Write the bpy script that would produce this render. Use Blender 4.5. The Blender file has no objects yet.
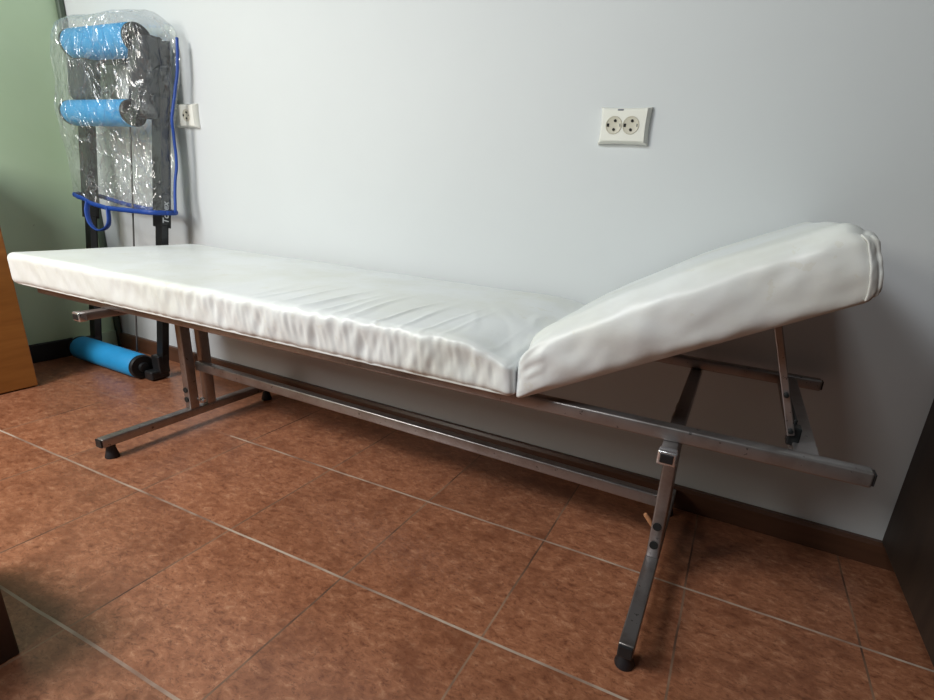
import bpy, bmesh, math, random
from mathutils import Vector, Matrix, noise
random.seed(7)
S = 0.70            # metres per layout unit (one unit = eye height of the camera)
scene = bpy.context.scene
col = scene.collection

# ------------------------------------------------------------------ materials
def new_mat(name):
    m = bpy.data.materials.new(name); m.use_nodes = True
    nt = m.node_tree; nt.nodes.clear()
    out = nt.nodes.new('ShaderNodeOutputMaterial')
    return m, nt, out

class NT:
    """tiny node-tree helper"""
    def __init__(s, nt): s.nt = nt
    def n(s, t, **kw):
        nd = s.nt.nodes.new(t)
        for k, v in kw.items():
            if k == 'ins':
                for kk, vv in v.items():
                    if isinstance(vv, bpy.types.NodeSocket): s.nt.links.new(vv, nd.inputs[kk])
                    else: nd.inputs[kk].default_value = vv
            else: setattr(nd, k, v)
        return nd
    def math(s, op, a, b=0.0, c=None):
        nd = s.n('ShaderNodeMath', operation=op)
        for i, v in enumerate((a, b) if c is None else (a, b, c)):
            if isinstance(v, bpy.types.NodeSocket): s.nt.links.new(v, nd.inputs[i])
            else: nd.inputs[i].default_value = v
        return nd.outputs[0]
    def mix(s, fac, a, b):
        nd = s.n('ShaderNodeMix', data_type='RGBA')
        for k, v in ((0, fac), (6, a), (7, b)):
            if isinstance(v, bpy.types.NodeSocket): s.nt.links.new(v, nd.inputs[k])
            else: nd.inputs[k].default_value = v if k == 0 else (*v, 1)
        return nd.outputs[2]
    def ramp(s, fac, stops):
        nd = s.n('ShaderNodeValToRGB'); s.nt.links.new(fac, nd.inputs[0])
        e = nd.color_ramp.elements
        while len(e) < len(stops): e.new(0.5)
        for el, (p, c) in zip(e, stops): el.position = p; el.color = (*c, 1) if len(c) == 3 else c
        return nd.outputs[0]
    def noise(s, vec, scale, detail=4, rough=.55, dist=0.0):
        nd = s.n('ShaderNodeTexNoise'); nd.inputs['Scale'].default_value = scale
        nd.inputs['Detail'].default_value = detail; nd.inputs['Roughness'].default_value = rough
        nd.inputs['Distortion'].default_value = dist
        if vec is not None: s.nt.links.new(vec, nd.inputs['Vector'])
        return nd.outputs['Fac']
    def mapping(s, vec, scale=(1, 1, 1), rot=(0, 0, 0)):
        nd = s.n('ShaderNodeMapping'); s.nt.links.new(vec, nd.inputs['Vector'])
        nd.inputs['Scale'].default_value = scale; nd.inputs['Rotation'].default_value = rot
        return nd.outputs[0]
    def bump(s, h, strength=.2, dist=.01):
        nd = s.n('ShaderNodeBump'); nd.inputs['Strength'].default_value = strength
        nd.inputs['Distance'].default_value = dist; s.nt.links.new(h, nd.inputs['Height'])
        return nd.outputs[0]

def principled(name, base, rough=.5, metal=0.0, spec=.5, vary=0.0, vscale=8, bump=0.0, bscale=60, stretch=(1, 1, 1), coat=0.0, vary_col=None):
    m, nt, out = new_mat(name); h = NT(nt)
    p = h.n('ShaderNodeBsdfPrincipled')
    p.inputs['Roughness'].default_value = rough; p.inputs['Metallic'].default_value = metal
    p.inputs['Specular IOR Level'].default_value = spec; p.inputs['Coat Weight'].default_value = coat
    geo = h.n('ShaderNodeNewGeometry').outputs['Position']
    vec = h.mapping(geo, stretch)
    if vary > 0:
        f = h.noise(vec, vscale, 5, .6)
        dark = vary_col if vary_col else tuple(c * (1 - vary) for c in base)
        c = h.ramp(f, [(.35, dark), (.62, base)])
        nt.links.new(c, p.inputs['Base Color'])
    else: p.inputs['Base Color'].default_value = (*base, 1)
    if bump > 0:
        nt.links.new(h.bump(h.noise(vec, bscale, 3), bump, .002), p.inputs['Normal'])
    nt.links.new(p.outputs[0], out.inputs[0])
    return m

def lin(r, g, b):   # sRGB 0-255 -> linear
    f = lambda c: (c / 255 / 12.92) if c / 255 <= .04045 else ((c / 255 + .055) / 1.055) ** 2.4
    return (f(r), f(g), f(b))

M = {}
M['white_wall'] = principled('white_wall_paint', lin(203, 207, 209), .6, spec=.3, vary=.03, vscale=1.2, bump=.10, bscale=90)
M['vinyl'] = None
M['plastic_white'] = principled('socket_plastic', lin(226, 226, 218), .3, vary=.02, vscale=20)
M['plastic_cream'] = principled('socket_cream', lin(196, 192, 176), .35, vary=.03, vscale=30)
M['black_hole'] = principled('dark_hole', (.006, .006, .006), .8, vary=.2)
M['black_plastic'] = principled('black_plastic', (.012, .013, .015), .45, vary=.3, vscale=20)
M['black_rubber'] = principled('black_rubber', (.012, .012, .016), .55, vary=.3, vscale=30)
M['black_metal'] = principled('black_painted_metal', (.010, .012, .013), .35, vary=.3, vscale=15)
M['dark_foam'] = principled('dark_foam', (.030, .034, .040), .8, vary=.35, vscale=18, bump=.3, bscale=120)
M['blue_foam'] = principled('blue_foam', lin(35, 150, 212), .6, vary=.10, vscale=10, bump=.15, bscale=250)
M['blue_tape'] = principled('blue_binding', lin(22, 66, 150), .5, vary=.2, vscale=30)
M['white_ink'] = principled('white_lettering', (.75, .76, .77), .5, vary=.02)
M['skirting'] = principled('brown_skirting', lin(92, 62, 46), .35, vary=.25, vscale=6, stretch=(1, 1, 8))
M['skirting_black'] = principled('black_skirting', lin(26, 27, 26), .6, vary=.3, vscale=10)
M['green'] = principled('green_paint_plain', lin(176, 198, 170), .5, vary=.08, vscale=3)
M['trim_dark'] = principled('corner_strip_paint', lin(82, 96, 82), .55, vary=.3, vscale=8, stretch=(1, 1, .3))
M['cable'] = principled('grey_cable', (.07, .07, .07), .5, vary=.2)
M['grey_mark'] = principled('grey_mark', lin(120, 124, 134), .5, vary=.3, vscale=200)
M['peg'] = principled('pale_wood_peg', lin(196, 140, 100), .6, vary=.25, vscale=40)
M['dark_board'] = principled('bare_board', lin(96, 74, 56), .7, vary=.3, vscale=25, bump=.3)  # board tone kept dark to cut light bouncing under the couch

def metal_mat(name, base, rough, dirt):
    m, nt, out = new_mat(name); h = NT(nt)
    geo = h.n('ShaderNodeNewGeometry').outputs['Position']
    p = h.n('ShaderNodeBsdfPrincipled'); p.inputs['Metallic'].default_value = .85
    f = h.noise(geo, 14, 6, .65); g = h.noise(geo, 90, 3, .6)
    c = h.ramp(f, [(.30, dirt), (.55, base)])
    c2 = h.mix(h.math('MULTIPLY', h.math('GREATER_THAN', g, .68), .7), c, tuple(x * .25 for x in base))
    nt.links.new(c2, p.inputs['Base Color'])
    nt.links.new(h.math('ADD', h.math('MULTIPLY', f, .25), rough - .12), p.inputs['Roughness'])
    nt.links.new(p.outputs[0], out.inputs[0]); return m
M['steel'] = metal_mat('worn_chromed_steel', (.36, .34, .34), .36, (.25, .22, .205))
M['chrome'] = metal_mat('bright_chrome', (.75, .75, .78), .2, (.5, .5, .52))

def green_wall_mat():
    m, nt, out = new_mat('green_wall_paint'); h = NT(nt)
    geo = h.n('ShaderNodeNewGeometry').outputs['Position']
    p = h.n('ShaderNodeBsdfPrincipled'); p.inputs['Roughness'].default_value = .45; p.inputs['Specular IOR Level'].default_value = .35
    c = h.ramp(h.noise(geo, 1.6, 4), [(.35, lin(180, 204, 170)), (.65, lin(190, 213, 184))])
    v = h.n('ShaderNodeTexVoronoi'); v.inputs['Scale'].default_value = 9; nt.links.new(geo, v.inputs['Vector'])
    spot = h.math('MULTIPLY', h.math('LESS_THAN', v.outputs['Distance'], .055), h.math('GREATER_THAN', h.noise(geo, 3.1, 2), .56))
    c = h.mix(h.math('MULTIPLY', spot, .6), c, lin(66, 76, 62))
    nt.links.new(c, p.inputs['Base Color'])
    nt.links.new(h.bump(h.noise(geo, 60, 3), .1, .002), p.inputs['Normal'])
    nt.links.new(p.outputs[0], out.inputs[0]); return m
M['green_wall'] = green_wall_mat()

TS, TX, TY = .4278, .0377, .4527      # tile pitch and grid origin (layout units)
def floor_mat():
    m, nt, out = new_mat('terracotta_tile_floor'); h = NT(nt)
    geo = h.n('ShaderNodeNewGeometry').outputs['Position']
    sep = h.n('ShaderNodeSeparateXYZ'); nt.links.new(geo, sep.inputs[0])
    wob = h.math('MULTIPLY', h.math('SUBTRACT', h.noise(geo, 5, 2), .5), .006)
    def axis(s, o):
        t = h.math('DIVIDE', h.math('SUBTRACT', h.math('ADD', s, wob), o * S), TS * S)
        cell = h.math('FLOOR', t); fr = h.math('SUBTRACT', t, cell)
        d = h.math('MINIMUM', fr, h.math('SUBTRACT', 1.0, fr))
        return cell, d
    cx, dx = axis(sep.outputs[0], TX); cy, dy = axis(sep.outputs[1], TY)
    gx = h.math('LESS_THAN', dx, .0062); gy = h.math('LESS_THAN', dy, .0080)
    faded = h.math('MULTIPLY', h.math('LESS_THAN', sep.outputs[0], -1.78 * S), h.math('GREATER_THAN', sep.outputs[1], 1.25 * S))
    faded = h.math('SUBTRACT', 1.0, h.math('MULTIPLY', faded, .85))
    grout = h.math('MULTIPLY', h.math('MAXIMUM', gx, gy), faded)
    comb = h.n('ShaderNodeCombineXYZ'); nt.links.new(cx, comb.inputs[0]); nt.links.new(cy, comb.inputs[1])
    wn = h.n('ShaderNodeTexWhiteNoise'); nt.links.new(comb.outputs[0], wn.inputs['Vector'])
    off = h.n('ShaderNodeVectorMath', operation='MULTIPLY_ADD')
    nt.links.new(wn.outputs['Color'], off.inputs[0]); off.inputs[1].default_value = (9, 9, 9); nt.links.new(geo, off.inputs[2])
    v = off.outputs[0]
    n1 = h.noise(h.mapping(v, (1.0, 1.7, 1), (0, 0, .5)), 46, 7, .72, .5)
    n2 = h.noise(v, 8, 5, .6)
    n3 = h.noise(h.mapping(v, (1.1, 2.2, 1), (0, 0, .35)), 105, 4, .6, .8)
    c = h.ramp(n1, [(.30, lin(98, 55, 38)), (.42, lin(144, 92, 65)), (.55, lin(166, 110, 80)), (.70, lin(192, 142, 110))])
    c = h.mix(h.math('MULTIPLY', h.math('LESS_THAN', n3, .40), .50), c, lin(96, 54, 38))
    c = h.mix(h.math('MULTIPLY', n2, .22), c, lin(150, 94, 70))
    c = h.mix(h.ramp(h.noise(v, 14, 5, .65), [(.36, (.55,) * 3), (.52, (0, 0, 0))]), c, lin(116, 68, 46))
    tv = h.math('MULTIPLY_ADD', wn.outputs['Value'], .22, .86)
    hs = h.n('ShaderNodeHueSaturation'); nt.links.new(c, hs.inputs['Color']); nt.links.new(tv, hs.inputs['Value']); c = hs.outputs[0]
    gn = h.noise(geo, 5.5, 4)
    gcol = h.ramp(gn, [(.34, lin(120, 84, 66)), (.60, lin(190, 172, 156))])
    gcy = h.ramp(gn, [(.40, lin(84, 56, 42)), (.62, lin(156, 122, 98))])
    gcol = h.mix(gy, gcy, gcol)
    c = h.mix(grout, c, gcol)
    p = h.n('ShaderNodeBsdfPrincipled'); nt.links.new(c, p.inputs['Base Color'])
    r = h.math('ADD', h.math('MULTIPLY', n1, .28), .26)
    r = h.math('MAXIMUM', r, h.math('MULTIPLY', grout, .7)); nt.links.new(r, p.inputs['Roughness'])
    p.inputs['Specular IOR Level'].default_value = .5; p.inputs['Coat Weight'].default_value = .35; p.inputs['Coat Roughness'].default_value = .32
    hh = h.math('SUBTRACT', h.math('MULTIPLY', n1, .25), h.math('MULTIPLY', grout, .8))
    nt.links.new(h.bump(hh, .35, .003), p.inputs['Normal'])
    nt.links.new(p.outputs[0], out.inputs[0]); return m
M['floor'] = floor_mat()

def wood_mat(name, a, b, scale, rough=.45, axis='Z'):
    m, nt, out = new_mat(name); h = NT(nt)
    geo = h.n('ShaderNodeNewGeometry').outputs['Position']
    st = {'Z': (1, 1, .12), 'X': (.12, 1, 1), 'Y': (1, .12, 1)}[axis]
    v = h.mapping(geo, st)
    n1 = h.noise(v, scale, 6, .6, 1.2); n2 = h.noise(v, scale * 6, 3, .6)
    c = h.ramp(h.math('ADD', h.math('MULTIPLY', n1, .75), h.math('MULTIPLY', n2, .25)), [(.35, a), (.65, b)])
    p = h.n('ShaderNodeBsdfPrincipled'); nt.links.new(c, p.inputs['Base Color']); p.inputs['Roughness'].default_value = rough
    nt.links.new(h.bump(n2, .08, .002), p.inputs['Normal'])
    nt.links.new(p.outputs[0], out.inputs[0]); return m
M['orange_wood'] = wood_mat('orange_brown_veneer', lin(134, 84, 34), lin(164, 108, 50), 12, .45, 'Y')
M['dark_wood'] = wood_mat('dark_brown_wood', lin(42, 32, 26), lin(58, 45, 36), 14, .55, 'Z')
M['stool_wood'] = wood_mat('dark_stained_wood', lin(52, 38, 32), lin(74, 54, 44), 16, .4, 'Z')

def vinyl_mat():
    m, nt, out = new_mat('cream_upholstery'); h = NT(nt)
    geo = h.n('ShaderNodeNewGeometry').outputs['Position']
    p = h.n('ShaderNodeBsdfPrincipled')
    a = h.noise(geo, 5, 5, .6); b = h.noise(geo, 28, 4, .6)
    c = h.ramp(a, [(.3, lin(214, 216, 210)), (.6, lin(224, 227, 228))])
    c = h.mix(h.math('MULTIPLY', h.math('GREATER_THAN', b, .66), .15), c, lin(196, 188, 156))
    nt.links.new(c, p.inputs['Base Color'])
    p.inputs['Roughness'].default_value = .38; p.inputs['Specular IOR Level'].default_value = .5
    hh = h.math('ADD', h.math('MULTIPLY', h.noise(geo, 22, 4), .6), h.math('MULTIPLY', h.noise(geo, 320, 2), .08))
    nt.links.new(h.bump(hh, .22, .004), p.inputs['Normal'])
    nt.links.new(p.outputs[0], out.inputs[0]); return m
M['vinyl'] = vinyl_mat()

def bag_mat():
    m, nt, out = new_mat('clear_plastic_film'); h = NT(nt)
    geo = h.n('ShaderNodeNewGeometry').outputs['Position']
    n1 = h.noise(h.mapping(geo, (1.5, 1, .8)), 10, 3, .55, 1.2)
    wv = h.n('ShaderNodeTexVoronoi', feature='DISTANCE_TO_EDGE'); wv.inputs['Scale'].default_value = 15
    wo = h.n('ShaderNodeVectorMath', operation='MULTIPLY_ADD'); nz_ = h.n('ShaderNodeTexNoise'); nz_.inputs['Scale'].default_value = 9
    nt.links.new(geo, nz_.inputs['Vector']); nt.links.new(nz_.outputs['Color'], wo.inputs[0]); wo.inputs[1].default_value = (.16, .16, .10); nt.links.new(h.mapping(geo, (1.3, 1, .8), (0, .5, 0)), wo.inputs[2])
    nt.links.new(wo.outputs[0], wv.inputs['Vector'])
    crease = h.math('SUBTRACT', 1.0, h.math('MINIMUM', h.math('MULTIPLY', wv.outputs['Distance'], 9.0), 1.0))
    crease = h.math('MULTIPLY', crease, h.math('GREATER_THAN', h.noise(geo, 7, 2), .51))
    hh = h.math('ADD', h.math('MULTIPLY', n1, 1.2), h.math('MULTIPLY', crease, .30))
    bp = h.bump(hh, .8, .03)
    tr = h.n('ShaderNodeBsdfTransparent'); tr.inputs[0].default_value = (.985, .99, .99, 1)
    df = h.n('ShaderNodeBsdfDiffuse'); df.inputs[0].default_value = (.78, .80, .82, 1); nt.links.new(bp, df.inputs['Normal'])
    tl = h.n('ShaderNodeBsdfTranslucent'); tl.inputs[0].default_value = (.78, .80, .82, 1); nt.links.new(bp, tl.inputs['Normal'])
    md = h.n('ShaderNodeMixShader'); md.inputs[0].default_value = .5
    nt.links.new(df.outputs[0], md.inputs[1]); nt.links.new(tl.outputs[0], md.inputs[2])
    gl = h.n('ShaderNodeBsdfGlossy'); gl.inputs['Roughness'].default_value = .22; gl.inputs[0].default_value = (1, 1, 1, 1)
    nt.links.new(bp, gl.inputs['Normal'])
    m1 = h.n('ShaderNodeMixShader'); nt.links.new(tr.outputs[0], m1.inputs[1]); nt.links.new(md.outputs[0], m1.inputs[2])
    nt.links.new(h.math('MULTIPLY_ADD', h.math('POWER', crease, 2.0), .22, .085), m1.inputs[0])
    fr = h.n('ShaderNodeFresnel'); fr.inputs['IOR'].default_value = 1.3
    m2 = h.n('ShaderNodeMixShader')
    nt.links.new(h.math('MINIMUM', h.math('ADD', fr.outputs[0], .05), .30), m2.inputs[0])
    nt.links.new(m1.outputs[0], m2.inputs[1]); nt.links.new(gl.outputs[0], m2.inputs[2])
    nt.links.new(m2.outputs[0], out.inputs[0]); return m
M['bag'] = bag_mat()

# ------------------------------------------------------------------ mesh helpers (layout units in, metres out)
def obj(name, bm, mat, parent=None, smooth=False, angle=None):
    me = bpy.data.meshes.new(name)
    bmesh.ops.recalc_face_normals(bm, faces=bm.faces)
    bm.to_mesh(me); bm.free()
    me.transform(Matrix.Scale(S, 4))
    if smooth:
        for p in me.polygons: p.use_smooth = True
        if angle: me.set_sharp_from_angle(angle=math.radians(angle))
    me.materials.append(mat)
    o = bpy.data.objects.new(name, me); col.objects.link(o)
    if parent is not None:
        o.parent = parent
        base = parent
        off = Vector((0, 0, 0))
        while base is not None: off += base.location; base = base.parent
        me.transform(Matrix.Translation(-off))
    return o
def thing(name, loc, label, cat, group=None):
    o = bpy.data.objects.new(name, None); col.objects.link(o)
    o.empty_display_size = .1
    o.location = Vector(loc) * S; o['label'] = label; o['category'] = cat
    if group: o['group'] = group
    return o
def struct(o, label=None):
    o['kind'] = 'structure'
    if label: o['label'] = label
    return o

def B(): return bmesh.new()
def add_box(bm, lo, hi, bev=0, seg=2, mat=None):
    ret = bmesh.ops.create_cube(bm, size=1)
    vs = ret['verts']; lo = Vector(lo); hi = Vector(hi)
    for v in vs: v.co = Vector([lo[i] + (v.co[i] + .5) * (hi[i] - lo[i]) for i in range(3)])
    if mat is not None:
        for v in vs: v.co = mat @ v.co
    if bev > 0:
        es = list({e for v in vs for e in v.link_edges})
        bmesh.ops.bevel(bm, geom=es, offset=bev, segments=seg, affect='EDGES', profile=.5)
    return bm
def add_bar(bm, a, b, w, h, bev=.004, up=(0, 0, 1), seg=2):
    """rectangular tube from a to b; w across, h along 'up'"""
    a = Vector(a); b = Vector(b); d = (b - a); L = d.length; d.normalize()
    up = Vector(up); sx = up.cross(d).normalized(); u = d.cross(sx).normalized()
    mt = Matrix(((d.x, sx.x, u.x, a.x), (d.y, sx.y, u.y, a.y), (d.z, sx.z, u.z, a.z), (0, 0, 0, 1)))
    return add_box(bm, (0, -w / 2, -h / 2), (L, w / 2, h / 2), bev, seg, mt)
def add_lathe(bm, prof, origin, axis=(0, 0, 1), n=24):
    """prof: list of (radius, height) along axis"""
    ax = Vector(axis).normalized(); t = Vector((1, 0, 0)) if abs(ax.x) < .9 else Vector((0, 1, 0))
    e1 = ax.cross(t).normalized(); e2 = ax.cross(e1); o = Vector(origin)
    rings = []
    for r, hgt in prof:
        rings.append([bm.verts.new(o + ax * hgt + (e1 * math.cos(2 * math.pi * k / n) + e2 * math.sin(2 * math.pi * k / n)) * r) for k in range(n)])
    for a, b in zip(rings, rings[1:]):
        for k in range(n): bm.faces.new((a[k], a[(k + 1) % n], b[(k + 1) % n], b[k]))
    bm.faces.new(rings[0][::-1]); bm.faces.new(rings[-1])
    return bm
def add_tube(bm, pts, r, n=10, flat=None):
    pts = [Vector(p) for p in pts]; rings = []
    prev = None
    for i, p in enumerate(pts):
        d = (pts[min(i + 1, len(pts) - 1)] - pts[max(i - 1, 0)]).normalized()
        if prev is None:
            t = Vector((0, 1, 0)) if abs(d.y) < .9 else Vector((1, 0, 0))
            e1 = d.cross(t).normalized()
        else: e1 = (prev - d * prev.dot(d)).normalized()
        prev = e1; e2 = d.cross(e1)
        rx, ry = (r, r) if flat is None else flat
        rings.append([bm.verts.new(p + e1 * rx * math.cos(2 * math.pi * k / n) + e2 * ry * math.sin(2 * math.pi * k / n)) for k in range(n)])
    for a, b in zip(rings, rings[1:]):
        for k in range(n): bm.faces.new((a[k], a[(k + 1) % n], b[(k + 1) % n], b[k]))
    bm.faces.new(rings[0][::-1]); bm.faces.new(rings[-1])
    return bm
def spline(pts, n=10):
    pts = [Vector(p) for p in pts]; P = [pts[0] * 2 - pts[1]] + pts + [pts[-1] * 2 - pts[-2]]; out = []
    for i in range(1, len(P) - 2):
        for k in range(n):
            t = k / n; a, b, c, d = P[i - 1:i + 3]
            out.append(.5 * ((2 * b) + (c - a) * t + (2 * a - 5 * b + 4 * c - d) * t * t + (3 * b - a - 3 * c + d) * t ** 3))
    out.append(pts[-1]); return out
def rounded_slab(L, Wd, T, r, nx, ny, nz):
    """dense box 0..L, 0..Wd, 0..T with edges rounded by r; returns bmesh"""
    bm = bmesh.new()
    def face(o, u, v, nu, nv):
        g = [[bm.verts.new(Vector(o) + Vector(u) * (i / nu) + Vector(v) * (j / nv)) for j in range(nv + 1)] for i in range(nu + 1)]
        for i in range(nu):
            for j in range(nv): bm.faces.new((g[i][j], g[i + 1][j], g[i + 1][j + 1], g[i][j + 1]))
    face((0, 0, 0), (L, 0, 0), (0, Wd, 0), nx, ny); face((0, 0, T), (L, 0, 0), (0, Wd, 0), nx, ny)
    face((0, 0, 0), (L, 0, 0), (0, 0, T), nx, nz); face((0, Wd, 0), (L, 0, 0), (0, 0, T), nx, nz)
    face((0, 0, 0), (0, Wd, 0), (0, 0, T), ny, nz); face((L, 0, 0), (0, Wd, 0), (0, 0, T), ny, nz)
    bmesh.ops.remove_doubles(bm, verts=bm.verts, dist=1e-5)
    return bm
def round_pt(p, L, Wd, T, r):
    c = Vector((min(max(p.x, r), L - r), min(max(p.y, r), Wd - r), min(max(p.z, r), T - r)))
    d = p - c
    return c + d.normalized() * min(r, max(abs(d.x), abs(d.y), abs(d.z))) if d.length > 1e-9 else p
def sm(a, b, x):
    t = min(max((x - a) / (b - a), 0), 1); return t * t * (3 - 2 * t)

# ------------------------------------------------------------------ the room
XL, XR = -3.35, 3.2
YF = -3.6
ZC = 3.7
def wy(x): return 1.815 + (x - XL) * (-.0217)          # inner face of the back wall
bm = B(); add_box(bm, (XL - .3, YF, -.12), (XR + .3, 2.3, 0)); struct(obj('floor', bm, M['floor']))
bm = B()
vs = [(XL - .2, wy(XL - .2)), (XR, wy(XR)), (XR, wy(XR) + .2), (XL - .2, wy(XL - .2) + .2)]
lo = [bm.verts.new((x, y, 0)) for x, y in vs]; hi = [bm.verts.new((x, y, ZC)) for x, y in vs]
bm.faces.new(lo[::-1]); bm.faces.new(hi)
for k in range(4): bm.faces.new((lo[k], lo[(k + 1) % 4], hi[(k + 1) % 4], hi[k]))
struct(obj('wall_back', bm, M['white_wall']))
bm = B(); add_box(bm, (XL - .2, YF, 0), (XL, wy(XL), ZC)); struct(obj('wall_left', bm, M['green_wall']))
def skirting(x0, x1, h, t, mat, name):
    bm = B()
    prof = [(0, 0), (-t, 0), (-t, h - .012), (-t + .006, h), (0, h)]
    ends = []
    for x in (x0, x1): ends.append([bm.verts.new((x, wy(x) + a, b)) for a, b in prof])
    n = len(prof)
    for k in range(n): bm.faces.new((ends[0][k], ends[0][(k + 1) % n], ends[1][(k + 1) % n], ends[1][k]))
    bm.faces.new(ends[0]); bm.faces.new(ends[1][::-1])
    return struct(obj(name, bm, mat))
skirting(XL + .03, XR, .083, .022, M['skirting'], 'baseboard_back')
bm = B(); add_box(bm, (XL, YF, 0), (XL + .022, 1.56, .098), .004); struct(obj('baseboard_left', bm, M['skirting_black']))
bm = B(); add_box(bm, (XL, 1.562, 0), (XL + .016, wy(XL) - .03, .100), .004); struct(obj('trim_2', bm, M['green']))
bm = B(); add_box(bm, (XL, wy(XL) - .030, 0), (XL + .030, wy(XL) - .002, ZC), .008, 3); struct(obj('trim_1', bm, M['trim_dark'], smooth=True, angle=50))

# ------------------------------------------------------------------ examination couch
couch = thing('examination_couch', (-1.0, 1.35, 0), 'long white padded examination couch on a worn steel frame with raised headrest', 'couch')
XN, XF = -.064, -1.977           # the two leg planes
yN, yF_ = 1.066, 1.668           # rail centre lines
zr0, zr1 = .541, .573
st = M['steel']
for y in (yN, yF_):
    x0, x1 = -2.42, (.304 if y == yN else .285)
    bm = B(); add_bar(bm, (x0, y, (zr0 + zr1) / 2), (x1, y, (zr0 + zr1) / 2), .032, zr1 - zr0, .005, seg=3)
    r = obj('side_rail', bm, st, couch, True, 40)
    for xe, s in ((x1, 1), (x0, -1)):
        bm = B(); add_box(bm, (min(xe, xe + s * .005), y - .0125, zr0 + .0035), (max(xe, xe + s * .004), y + .0125, zr1 - .0035), .0015)
        obj('end_plug', bm, M['black_plastic'], r)
for x in (XF, XN):
    xb, y0, zc = (-2.010, .965, .526) if x == XF else (-.058, 1.000, .526)
    bm = B(); add_bar(bm, (xb, y0 + .01, zc), (xb, 1.705, zc), .034, .029, .004, seg=3)
    c = obj('cross_bar', bm, st, couch, True, 40)
    bm = B(); add_box(bm, (xb - .0195, y0 - .004, zc - .0165), (xb + .0195, y0 + .022, zc + .0150), .004, 3)
    cap = obj('end_cap', bm, M['chrome'], c, True, 40); cap['label'] = 'bright chrome end cap'
    bm = B(); add_box(bm, (xb - .0135, y0 - .0065, zc - .0105), (xb + .0135, y0 - .002, zc + .0095), .002)
    obj('plug', bm, M['black_plastic'], cap)
    for k, y in enumerate((1.298, 1.375)):
        bm = B(); add_bar(bm, (x, y, .084), (x, y, .512), .034, .040, .004, up=(0, 1, 0), seg=3)
        p = obj('post', bm, st, couch, True, 40)
        if k == 0:
            for z in ((.126, .168) if x == XF else (.126, .186)):
                bm = B(); add_lathe(bm, [(.0115, 0), (.0115, .004)], (x - .001, y - .0195, z), (0, -1, 0), 20)
                obj('hole', bm, M['black_hole'], p)
        if x == XF and k == 0:
            bm = B(); add_lathe(bm, [(.012, 0), (.012, .008), (.007, .010), (.007, .018)], (x + .016, y + .032, .112), (1, 0, 0), 16)
            obj('bolt', bm, M['chrome'], p, True, 40)
    fb = B(); add_bar(fb, (x, .940, .068), (x, 1.700, .068), .036, .034, .004, seg=3)
    f = obj('foot_bar', fb, st, couch, True, 40)
    for ye, s in ((.940, -1), (1.700, 1)):
        bm = B(); add_box(bm, (x - .017, min(ye, ye + s * .006), .0520), (x + .017, max(ye, ye + s * .006), .0840), .003)
        obj('end_plug', bm, M['black_plastic'], f)
    for y in (.972, 1.668):
        bm = B(); add_lathe(bm, [(.0225, 0), (.0235, .004), (.0185, .022), (.015, .040), (.016, .0515)], (x, y, 0), n=24)
        obj('rubber_foot', bm, M['black_rubber'], f, True, 50)
bm = B(); add_bar(bm, (XF + .010, 1.337, .264), (XN - .010, 1.337, .236), .030, .038, .005, seg=3)
obj('stretcher', bm, st, couch, True, 40)
bm = B(); add_lathe(bm, [(.0065, 0), (.0065, .046), (.005, .050)], (XN - .014, 1.330, .150), (-.55, -.25, .8), 12)
peg = obj('peg', bm, M['peg'], couch, True, 40); peg['label'] = 'pale wooden peg stuck through the post'
# end cross plate between the rails and the prop of the headrest
bm = B(); add_bar(bm, (.195, yN + .016, .563), (.195, yF_ - .016, .563), .046, .012, .003)
add_bar(bm, (.175, yN + .016, .553), (.175, yF_ - .016, .553), .006, .022, .001)
obj('end_bar', bm, st, couch)
hx, hz = -.408, .5690; ang = math.radians(27.0); ca, sa = math.cos(ang), math.sin(ang)
def HP(s, y, t): return Vector((hx + s * ca - t * sa, y, hz + s * sa + t * ca))   # headrest frame
bm = B()
a = HP(.555, 1.10, -.006); b = Vector((.165, 1.125, .585))
add_bar(bm, a, b, .008, .015, .002, up=(1, 0, 0))
prop = obj('prop_arm', bm, M['steel'], couch)
for q in (.62, .95):
    c = a.lerp(b, q); bm = B(); add_lathe(bm, [(.005, 0), (.005, .009), (.003, .010)], c + Vector((0, -.004, 0)), (0, -1, 0), 14); obj('bolt', bm, M['black_metal'], prop, True, 40)
bm = B()   # slotted bracket the prop drops into
add_bar(bm, (.172, 1.155, .592), (.172, 1.50, .580), .007, .034, .002)
add_box(bm, (.160, 1.13, .560), (.184, 1.16, .600), .003)
obj('bracket', bm, M['black_metal'], couch)
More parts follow.
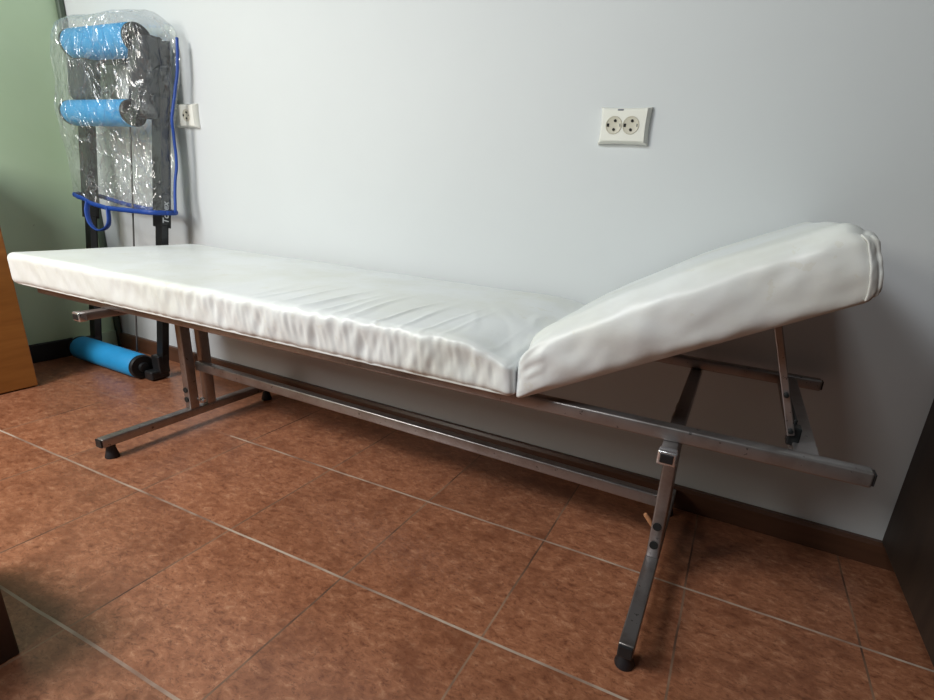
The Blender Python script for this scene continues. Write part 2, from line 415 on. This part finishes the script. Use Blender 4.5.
# headrest base board and its far prop
def padded(L, Wd, T, r, n, place, deform, rad=None):
    bm = rounded_slab(L, Wd, T, r, *n)
    for v in bm.verts:
        q = deform(v.co.copy(), round_pt(v.co, L, Wd, T, rad(v.co.z) if rad else r)); v.co = place(q)
    return bm
mL, mW, mT = 2.058, .735, .119
mx, my, mz = -2.475, .998, .5735
def mat_def(p, q):
    X, Y, Z = mx + p.x, my + p.y, p.z
    near = 1 - sm(0, .02, p.y); top = sm(mT - .004, mT, p.z)
    endm = sm(.0, .06, p.x) * sm(0, .05, mL - p.x)
    zt = p.z / mT
    act = .35 + .65 * sm(-1.9, -1.2, X)
    # vertical puckers of the skirt, strongest under the upper edge
    w = noise.noise((X * 17 + .9 * zt, 2.1, zt * .8)) + .6 * noise.noise((X * 38 - 1.4 * zt, 7.7, zt * 1.3)) + .35 * noise.noise((X * 80 + zt, 3.7, zt * 1.6))
    q.y -= near * endm * act * (.0105 * w * (.25 + .75 * math.sin(math.pi * min(max(zt, 0), 1))))
    q.y += near * .010 * (1 - zt) * endm                    # skirt tucks in under the pad
    q.z += near * (1 - sm(0, .3, zt)) * .004 * noise.noise((X * 30, 1, 1)) * endm
    # creases running back across the top
    cz = math.exp(-((Y - 1.10) / .15) ** 2) * math.exp(-((X + .92) / .34) ** 2)
    lin_ = X + .25 * max(0, 1.05 - Y) + .012 * noise.noise((X * 3, Y * 4, 0))
    ridge = max(0, 1 - abs(noise.noise((lin_ * 15, Y * .9, 3.3))) * 5.0) ** 1.3
    q.z += top * (.0060 * cz * ridge + .004 * cz * noise.noise((lin_ * 11, Y * .8, 8.1)))
    cz2 = math.exp(-((X + .52) / .10) ** 2) * math.exp(-((Y - 1.30) / .25) ** 2)
    q.z += top * .004 * cz2 * max(0, 1 - abs(noise.noise((X * 9 + Y * 5, Y * 3, 6.2))) * 6)
    q.z += top * .004 * noise.noise((X * 4, Y * 4, 9.0)) * endm
    q.z += top * .010 * math.sin(math.pi * min(max(p.y / mW, 0), 1)) * sm(0, .15, p.x) * sm(0, .2, mL - p.x)
    dip = math.exp(-((X + .55) / .12) ** 2) * math.exp(-((Y - 1.28) / .2) ** 2)
    q.z -= top * .006 * dip
    # softened corner next to the hinge
    q.z -= zt * .034 * (1 - sm(0, .16, mL - p.x)) ** 1.5 * (1 - .6 * sm(0, .25, p.y))
    q.x += .010 * (1 - zt) * (1 - sm(0, .1, mL - p.x))
    return q
bm = padded(mL, mW, mT, .024, (460, 120, 18), lambda q: Vector((mx + q.x, my + q.y, mz + q.z)), mat_def)
bd = B(); add_box(bd, (mx + .03, yN + .017, .560), (mx + mL - .03, yF_ - .017, .5728), .002)  # unseen board, added to stop light bouncing off the white underside
obj('hidden_board', bd, M['dark_board'], couch)
mat_o = obj('mattress', bm, M['vinyl'], couch, True)
hL, hW, hT = .704, .735, .131
def head_def(p, q):
    s = p.x / hL; zt = p.z / hT; top = zt
    near = 1 - sm(0, .03, p.y)
    crown = math.sin(math.pi * min(max(s, 0), 1)) ** .8
    q.z += zt * (.024 * crown - .006 - .012 * sm(.12, 0, s) + .004 * sm(.8, .95, s))
    q.x += .052 * zt
    q.x -= .026 * zt ** 2.5 * sm(hL - .14, hL, p.x)
    q.y -= near * .012 * math.sin(math.pi * zt) * crown
    q.y += near * .008 * (1 - zt) 
    w = noise.noise((p.x * 9 + zt * 1.5, 4.4, zt * 2)) + .5 * noise.noise((p.x * 22, 1.4, zt * 4))
    q.y -= near * .006 * w
    q.z += zt * .004 * noise.noise((p.x * 7, p.y * 7, 5))
    if s < .12:  # gathered nose
        q.y += near * .003 * noise.noise((zt * 9, p.x * 20, 2)) 
    return q
bm = padded(hL, hW, hT, .046, (110, 70, 24), lambda q: HP(q.x, my + q.y, q.z), head_def, lambda z: .018 + .032 * z / hT)
head = obj('headrest', bm, M['vinyl'], couch, True); head['label'] = 'raised padded headrest wedge'
# folded cover at the outer end of the headrest
bm = B(); n = 40; rows = 8; grid = []
for i in range(n + 1):
    t = i / n; row = []
    for j in range(rows + 1):
        u = j / rows
        p_ = Vector((hL - .020 + .020 * min(u, .75) / .75, 0, hT * (.01 + .90 * t)))
        q_ = head_def(p_, round_pt(p_, hL, hW, hT, .018 + .032 * p_.z / hT))
        q_.x += max(u - .75, 0) * .03 + .0015 * noise.noise((t * 7, u * 3, 1)); q_.y -= .0025 + .003 * noise.noise((t * 6, u * 2, 4)) * u
        s, y, tt = q_.x, my + q_.y, q_.z
        row.append(bm.verts.new(HP(s, y, tt)))
    grid.append(row)
for i in range(n):
    for j in range(rows): bm.faces.new((grid[i][j], grid[i + 1][j], grid[i + 1][j + 1], grid[i][j + 1]))
fold = obj('cover_fold', bm, M['vinyl'], head, True)
sd = fold.modifiers.new('thickness', 'SOLIDIFY'); sd.thickness = .002; sd.offset = 0
bm = B(); add_box(bm, (.06, .07, -.009), (hL - .04, hW - .07, .002), .003)
for v in bm.verts: v.co = HP(v.co.x, my + v.co.y, v.co.z)
bb = obj('hidden_board', bm, M['dark_board'], head)

# ------------------------------------------------------------------ sockets on the back wall
def socket(cx, cz, w, h, holes, label):
    yb = wy(cx); t = thing('power_socket', (cx, yb, cz), label, 'socket', None)
    th = math.atan(-.0217)
    def W(p):  # local (x, out, z) -> room
        return Vector((cx + p[0], yb - p[1] + (-.0217) * p[0], cz + p[2]))
    bm = bmesh.new(); nx, nz = 32, 24; g = []
    for i in range(nx + 1):
        row = []
        for j in range(nz + 1):
            u = i / nx * 2 - 1; v = j / nz * 2 - 1
            pin = 1 - .035 * (1 - v * v) * 0
            x = u * w / 2 * (1 - .05 * (1 - v * v) * (abs(u) ** 3)); z = v * h / 2 * (1 - .05 * (1 - u * u) * (abs(v) ** 3))
            e = max(abs(u), abs(v)); o = .008 + .016 * (1 - sm(.88, 1, e))
            row.append(bm.verts.new(W((x, o, z))))
        g.append(row)
    for i in range(nx):
        for j in range(nz): bm.faces.new((g[i][j], g[i + 1][j], g[i + 1][j + 1], g[i][j + 1]))
    # skirt back to the wall
    edge = [g[i][0] for i in range(nx + 1)] + [g[nx][j] for j in range(1, nz + 1)] + [g[i][nz] for i in range(nx - 1, -1, -1)] + [g[0][j] for j in range(nz - 1, 0, -1)]
    back = []
    for v in edge:
        back.append(bm.verts.new((v.co.x, wy(v.co.x), v.co.z)))
    m = len(edge)
    for k in range(m): bm.faces.new((edge[k], edge[(k + 1) % m], back[(k + 1) % m], back[k]))
    plate = obj('face_plate', bm, M['plastic_white'], t, True, 40)
    if len(holes) == 2:
        bm = B(); c = W((-.014, .0235, h / 2 - .0105)); add_box(bm, c - Vector((.009, .002, .0022)), c + Vector((.009, .002, .0022)), .001)
        k = obj('mark', bm, M['grey_mark'], plate); k['label'] = 'small grey mark on the top edge'
    for hxp in holes:
        r = .024
        bm = B(); c = W((hxp, .0355, 0)); n = 40
        rings = []
        for rr, oo in ((r + .002, .0247), (r, .0258), (r - .001, .0247), (r - .0025, .0244)):
            rings.append([bm.verts.new(W((hxp + rr * math.cos(2 * math.pi * k / n), oo, rr * math.sin(2 * math.pi * k / n)))) for k in range(n)])
        for a, b in zip(rings, rings[1:]):
            for k in range(n): bm.faces.new((a[k], a[(k + 1) % n], b[(k + 1) % n], b[k]))
        bm.faces.new(rings[-1])
        well = obj('outlet', bm, M['plastic_cream'], t, True, 40)
        for dx, dz in ((.003, .0125), (.001, -.0125)):
            bm = B(); add_lathe(bm, [(.0042, 0), (.0042, .002)], W((hxp + dx, .0246, dz)), (0, -1, 0), 16); obj('pin_hole', bm, M['black_hole'], well)
        for sx in (-1, 1):
            bm = B(); c = W((hxp + sx * .0185, .0252, 0)); q = .0035 if sx < 0 else .0016
            add_box(bm, c - Vector((q, .0016, .0045)), c + Vector((q, .0016, .0045)), .0008); obj('earth_clip', bm, M['black_hole'] if sx < 0 else M['chrome'], well)
    return t
socket(-.4075, 1.2455, .158, .107, (-.030, .023), 'white double power socket on the white wall above the couch')
socket(-2.476, 1.270, .150, .104, (.016,), 'white power socket beside the plastic bag in the corner')

# ------------------------------------------------------------------ exercise stand with foam rollers, leaning on the wall
stand = thing('roller_stand', (-2.9, 1.60, 0), 'black frame exercise stand with three blue foam rollers leaning in the corner', 'exercise stand')
pR0, pR1 = Vector((-2.625, 1.588, 0)), Vector((-2.512, 1.735, 1.60))
off = Vector((-.575, .005, 0))
def PR(z, side=0): return pR0.lerp(pR1, z / 1.6) + (off if side else Vector())
bk = M['black_metal']
for side in (0, 1):
    bm = B(); add_bar(bm, PR(.012, side), PR(.86, side), .036, .034, .004, up=(0, 1, 0)); post = obj('upright', bm, bk, stand)
    bm = B(); add_bar(bm, PR(.770, side), PR(1.560, side), .046, .046, .008, up=(0, 1, 0)); slv = obj('sleeve', bm, bk, stand)
    x0_, x1_, za, zb = (-.115, .030, 1.235, 1.570) if side == 0 else (.000, .160, 1.31, 1.50)
    pd = .085; bm = rounded_slab(x1_ - x0_, pd, zb - za, .04, 24, 14, 40)
    for v in bm.verts:
        q = round_pt(v.co, x1_ - x0_, pd, zb - za, .0415)
        v.co = PR(za + q.z, side) + Vector((x0_ + q.x, -.088 + q.y, 0))
    obj('foam_pad', bm, M['dark_foam'], stand, True, 60)
    bm = B(); a = PR(.0, side)
    add_box(bm, (a.x - .034, a.y - .072, 0.004), (a.x + .026, a.y + .024, .052), .010, 3)
    add_box(bm, (a.x - .030, a.y - .028, .030), (a.x + .028, a.y + .026, .125), .006, 3)
    obj('foot_bracket', bm, M['black_plastic'], stand)
    if side == 0:
        fc = bpy.data.curves.new('lettering', 'FONT'); fc.body = 'Torex'; fc.size = .040 * S; fc.extrude = .0004; fc.align_x = 'LEFT'; fc.shear = .15; fc.offset = .0005
        fo = bpy.data.objects.new('lettering_source', fc); col.objects.link(fo)
        dg = bpy.context.evaluated_depsgraph_get(); me = bpy.data.meshes.new_from_object(fo.evaluated_get(dg)); bpy.data.objects.remove(fo)
        d = (PR(1.0) - PR(.8)).normalized(); nrm = Vector((1, 0, 0)); nrm = (nrm - d * nrm.dot(d)).normalized(); upv = nrm.cross(d)
        o_ = PR(.785) + nrm * .0285
        o_ = PR(.782) + nrm * .0236
        mt = Matrix(((d.x, upv.x, nrm.x, o_.x * S), (d.y, upv.y, nrm.y, o_.y * S), (d.z, upv.z, nrm.z, o_.z * S), (0, 0, 0, 1)))
        me.transform(Matrix.Translation((0, -.011, 0))); me.transform(mt); me.transform(Matrix.Translation(-stand.location))
        me.materials.clear(); me.materials.append(M['white_ink'])
        lo_ = bpy.data.objects.new('lettering', me); col.objects.link(lo_); lo_.parent = stand; lo_['label'] = 'white maker lettering up the post'
def roller(a, b, r, name='foam_roller', cap=.010):
    a = Vector(a); b = Vector(b); d = (b - a); L = d.length; d.normalize()
    bm = B(); k = .012
    add_lathe(bm, [(r - k, 0), (r - .004, .003), (r, k)] + [(r, L * q) for q in (.25, .5, .75)] + [(r, L - k), (r - .004, L - .003), (r - k, L)], a, d, 48)
    ro = obj('foam_roller', bm, M['blue_foam'], stand, True, 50)
    bm = B(); add_lathe(bm, [(r * .96, 0), (r * .99, .006), (r * .99, .014), (r * .90, .020), (r * .40, .020), (r * .36, .034), (r * .15, .036)], b, d, 40)
    obj('end_disc', bm, M['black_plastic'], ro, True, 40)
    bm = B(); add_lathe(bm, [(r * .96, 0), (r * .99, .006), (r * .90, .014), (r * .40, .016)], a, -d, 40)
    obj('end_disc', bm, M['black_plastic'], ro, True, 40)
roller((-3.230, 1.545, .066), (-2.695, 1.530, .064), .063)
for z, r, dy in ((1.255, .056, -.075), (1.555, .066, -.050)):
    a, b = PR(z, 1), PR(z, 0)
    roller(a + Vector((.030, dy, 0)), b + Vector((-.085, dy, 0)), r)
    bm = B(); add_bar(bm, b + Vector((-.115, dy, 0)), b + Vector((.01, dy, 0)), .022, .022, .004); add_bar(bm, b + Vector((0, dy, 0)), b, .03, .03, .004)
    obj('axle', bm, bk, stand)
bm = B(); add_bar(bm, PR(1.50, 0) + Vector((0, .008, 0)), PR(1.50, 1) + Vector((.02, .0, 0)), .030, .030, .004); obj('cross_tube', bm, bk, stand)
bm = B(); a = Vector((-2.680, 1.648, 1.205)); b = Vector((-2.785, 1.572, .105))
add_tube(bm, [a.lerp(b, k / 12) for k in range(13)], .0038, 8)
obj('cable', bm, M['cable'], stand, True)

# ------------------------------------------------------------------ clear plastic bag pulled over the stand
bag = thing('plastic_bag', (-2.85, 1.64, .84), 'clear plastic storage bag with blue piping pulled over the roller stand', 'bag')
def bag_half(z):   # (x centre, half width, half depth)
    edges = [(.83, -3.125, -2.500, .078), (1.0, -3.14, -2.492, .084), (1.2, -3.115, -2.475, .105), (1.45, -3.095, -2.430, .120), (1.57, -3.065, -2.420, .122), (1.620, -3.04, -2.435, .105), (1.650, -2.99, -2.46, .05)]
    pts = [(z_, (l + r) / 2, (r - l) / 2, d_) for z_, l, r, d_ in edges]
    for (z0, a0, b0, c0), (z1, a1, b1, c1) in zip(pts, pts[1:]):
        if z <= z1:
            t = (z - z0) / (z1 - z0); t = min(max(t, 0), 1); return a0 + (a1 - a0) * t, b0 + (b1 - b0) * t, c0 + (c1 - c0) * t
    return pts[-1][1:]
def bag_pt(th, z):
    cxx, hw, hd = bag_half(z)
    c, s = math.cos(th), math.sin(th); e = .42
    x = cxx + hw * math.copysign(abs(c) ** e, c); k = math.copysign(abs(s) ** .7, s)
    yc = PR(min(z, 1.6)).y - .010 - (.015 + .035 * sm(1.0, 1.25, z)) ; y = yc - hd * k * (1 if s > 0 else 1.28)
    a = .55 if z > .95 else .35
    nv = noise.noise((x * 7, th * 1.3, z * 6)) * .016 + noise.noise((x * 17 + z * 6, th * 3, z * 13)) * .008
    y -= nv * (1 if s > 0 else .5); x += noise.noise((th * 2, z * 6, 8.8)) * .010
    if x < cxx: x -= (.85 if z > 1.0 else .76) * max(0, y - 1.585) * min((cxx - x) / hw * 1.3, 1)
    y = min(y, wy(x) - .029); x = max(x, XL + .034)
    if z < .90:
        pass
    return Vector((x, y, z))
def hem_drop(th):      # lower edge: the right end hangs lower
    return .835 + .045 * (1 - sm(-3.10, -2.80, bag_half(.84)[0] + .275 * math.copysign(abs(math.cos(th)) ** .42, math.cos(th))))
bm = B(); nth, nz = 120, 90; g = []
for i in range(nz + 1):
    row = []
    for k in range(nth):
        th = 2 * math.pi * k / nth; z0 = hem_drop(th); z = z0 + (1.650 - z0) * (i / nz)
        row.append(bm.verts.new(bag_pt(th, z)))
    g.append(row)
for i in range(nz):
    for k in range(nth): bm.faces.new((g[i][k], g[i][(k + 1) % nth], g[i + 1][(k + 1) % nth], g[i + 1][k]))
ctr = bm.verts.new(sum((v.co for v in g[-1]), Vector()) / nth + Vector((0, 0, .008)))
for k in range(nth): bm.faces.new((g[-1][k], g[-1][(k + 1) % nth], ctr))
obj('film', bm, M['bag'], bag, True)
bm = B(); pts = []
for k in range(nth + 1):
    th = 2 * math.pi * k / nth; pts.append(bag_pt(th, hem_drop(th)) + Vector((0, 0, -.002)))
add_tube(bm, pts, .008, 8, flat=(.011, .005)); obj('piping', bm, M['blue_tape'], bag, True)['label'] = 'blue piping round the open hem'
bm = B(); th = -.30; pts = []
for i in range(60):
    z = hem_drop(th) + (1.57 - hem_drop(th)) * i / 59
    pts.append(bag_pt(th, z) + Vector((.016, -.002, 0)))
add_tube(bm, pts, .006, 8, flat=(.007, .006)); obj('piping', bm, M['blue_tape'], bag, True)['label'] = 'blue piping up the right side'
bm = B()
def front(x): 
    cxx, hw, hd = bag_half(.86); u = (x - cxx) / hw; th = math.acos(math.copysign(min(abs(u), 1) ** (1 / .42), u)); return bag_pt(th, hem_drop(th))
pa, pb = front(-2.96), front(-2.80)
loop = spline([pa, pa.lerp(pb, .08) + Vector((0, -.02, -.05)), pa.lerp(pb, .30) + Vector((0, -.03, -.100)), pa.lerp(pb, .70) + Vector((0, -.03, -.115)), pa.lerp(pb, 1.1) + Vector((0, -.02, -.075)), pa.lerp(pb, 1.0)], 8)
add_tube(bm, loop, .01, 8, flat=(.004, .012)); obj('handle', bm, M['blue_tape'], bag, True)['label'] = 'blue webbing loop handle'

# ------------------------------------------------------------------ furniture at the edges of the view
cab = thing('wooden_cabinet', (-3.15, .70, 0), 'orange-brown wooden cabinet against the green wall left of the couch', 'cabinet')
bm = B()
x0, x1, y0, y1, zt = XL + .026, -2.972, .10, 1.206, 1.02
add_box(bm, (x0, y1 - .028, .0), (x1, y1, zt), .003); add_box(bm, (x0, y0, 0), (x1, y0 + .028, zt), .003)
add_box(bm, (x0, y0 + .028, .05), (x1 - .03, y1 - .028, .078)); add_box(bm, (x0, y0 + .028, .08), (x0 + .015, y1 - .028, zt)); add_box(bm, (x0, y0 + .028, .50), (x1 - .04, y1 - .028, .525))
obj('carcass', bm, M['orange_wood'], cab)
bm = B(); add_box(bm, (x0 - .0, y0 - .01, zt), (x1 + .012, y1 + .01, zt + .03), .005, 3); obj('top_board', bm, M['orange_wood'], cab)
for a, b, hy in ((y0 + .004, (y0 + y1) / 2 - .002, -.05), ((y0 + y1) / 2 + .002, y1 - .004, .05)):
    bm = B(); add_box(bm, (x1, a, .006), (x1 + .024, b, zt - .005), .003); d = obj('door', bm, M['orange_wood'], cab)
    bm = B(); yk = (y0 + y1) / 2 + hy; add_lathe(bm, [(.010, 0), (.008, .012), (.016, .020), (.015, .030), (.006, .034)], (x1 + .024, yk, .62), (1, 0, 0), 20); obj('knob', bm, M['chrome'], d, True, 50)

dk = thing('dark_cabinet', (.95, 1.3, 0), 'dark brown wooden cabinet at the right end of the couch', 'cabinet')
bm = B(); X0, X1, Y0, Y1, Z1 = .562, 1.42, .35, 1.705, 1.25
add_box(bm, (X0, Y0, .092), (X0 + .03, Y1, Z1), .003); add_box(bm, (X1 - .03, Y0, .092), (X1, Y1, Z1), .003)
add_box(bm, (X0 + .03, Y0 + .02, .092), (X1 - .03, Y1, .12)); add_box(bm, (X0 + .03, Y1 - .015, .12), (X1 - .03, Y1, Z1)); add_box(bm, (X0 + .03, Y0 + .03, .66), (X1 - .03, Y1 - .015, .685))
obj('carcass', bm, M['dark_wood'], dk)
bm = B(); add_box(bm, (X0 - .012, Y0 - .012, Z1), (X1 + .012, Y1 + .004, Z1 + .03), .005, 3); obj('top_board', bm, M['dark_wood'], dk)
bm = B(); add_box(bm, (X0 + .07, Y0 + .07, 0), (X1 - .07, Y1 - .04, .092)); obj('plinth', bm, M['black_plastic'], dk)
for a, b in ((X0 + .004, (X0 + X1) / 2 - .003), ((X0 + X1) / 2 + .003, X1 - .004)):
    bm = B(); add_box(bm, (a, Y0 - .024, .096), (b, Y0, Z1 - .004), .003); d = obj('door', bm, M['dark_wood'], dk)
    s = 1 if a < .7 else -1; xk = (X0 + X1) / 2 - s * .04
    bm = B(); add_lathe(bm, [(.010, 0), (.008, .012), (.016, .020), (.015, .030)], (xk, Y0 - .024, .7), (0, -1, 0), 20); obj('knob', bm, M['chrome'], d, True, 50)

stl = thing('wooden_stool', (-1.50, .16, 0), 'low dark wooden stool, one square leg showing at the left of the floor', 'stool')
sx0, sx1, sy0, sy1, sz = -1.66, -1.252, -.04, .372, .25
for x in (sx0, sx1 - .055):
    for y in (sy0, sy1 - .055):
        bm = B(); add_box(bm, (x, y, 0), (x + .055, y + .055, sz - .035), .004)
        obj('leg', bm, M['stool_wood'], stl)
bm = B(); add_box(bm, (sx0, sy0, sz - .035), (sx1, sy1, sz), .010, 3); obj('seat', bm, M['stool_wood'], stl)
for y in (sy0 + .018, sy1 - .037):
    bm = B(); add_box(bm, (sx0 + .055, y, sz - .075), (sx1 - .055, y + .02, sz - .035), .002); obj('apron', bm, M['stool_wood'], stl)

# ------------------------------------------------------------------ light
def area(name, loc, target, size, power, color, sy=None, spread=None):
    l = bpy.data.lights.new(name, 'AREA'); l.energy = power; l.color = color; l.size = size * S
    if sy: l.shape = 'RECTANGLE'; l.size_y = sy * S
    o = bpy.data.objects.new(name, l); col.objects.link(o); o.location = Vector(loc) * S
    o.rotation_euler = (Vector(target) - Vector(loc)).to_track_quat('-Z', 'Y').to_euler()
    return o
area('window_light', (-2.6, -1.5, 3.2), (-1.1, 1.5, .5), 1.0, 40, (.93, .97, 1.0), .9)
area('ceiling_light', (-.75, -1.2, 3.1), (-1.2, 1.5, .5), .55, 8, (.99, 1.0, .98), .5)
area('side_window_light', (-2.35, -.55, 1.75), (-2.3, 1.6, .1), .6, 17, (1.0, .95, .87), .8)
w = bpy.data.worlds.new('World'); scene.world = w; w.use_nodes = True
bg = w.node_tree.nodes['Background']; bg.inputs[0].default_value = (.86, .93, 1.0, 1); bg.inputs[1].default_value = .02

# ------------------------------------------------------------------ camera
fpx, pitch, yaw, roll, CX, CY = 511.22, -.3266, -.4009, .0741, 40.758, 24.5365
cy, sy = math.cos(yaw), math.sin(yaw)
fwd = Vector((sy * math.cos(pitch), cy * math.cos(pitch), math.sin(pitch)))
r0 = Vector((cy, -sy, 0)); u0 = r0.cross(fwd)
rt = math.cos(roll) * r0 + math.sin(roll) * u0; up = -math.sin(roll) * r0 + math.cos(roll) * u0
cam = bpy.data.cameras.new('camera'); co = bpy.data.objects.new('camera', cam); col.objects.link(co)
co.matrix_world = Matrix(((rt.x, up.x, -fwd.x, 0), (rt.y, up.y, -fwd.y, 0), (rt.z, up.z, -fwd.z, S), (0, 0, 0, 1)))
cam.sensor_width = 36; cam.lens = fpx / 934 * 36; cam.shift_x = -CX / 934; cam.shift_y = CY / 934; cam.clip_start = .02
scene.camera = co
scene.view_settings.view_transform = 'Standard'
scene.view_settings.look = 'None'
scene.view_settings.exposure = .10
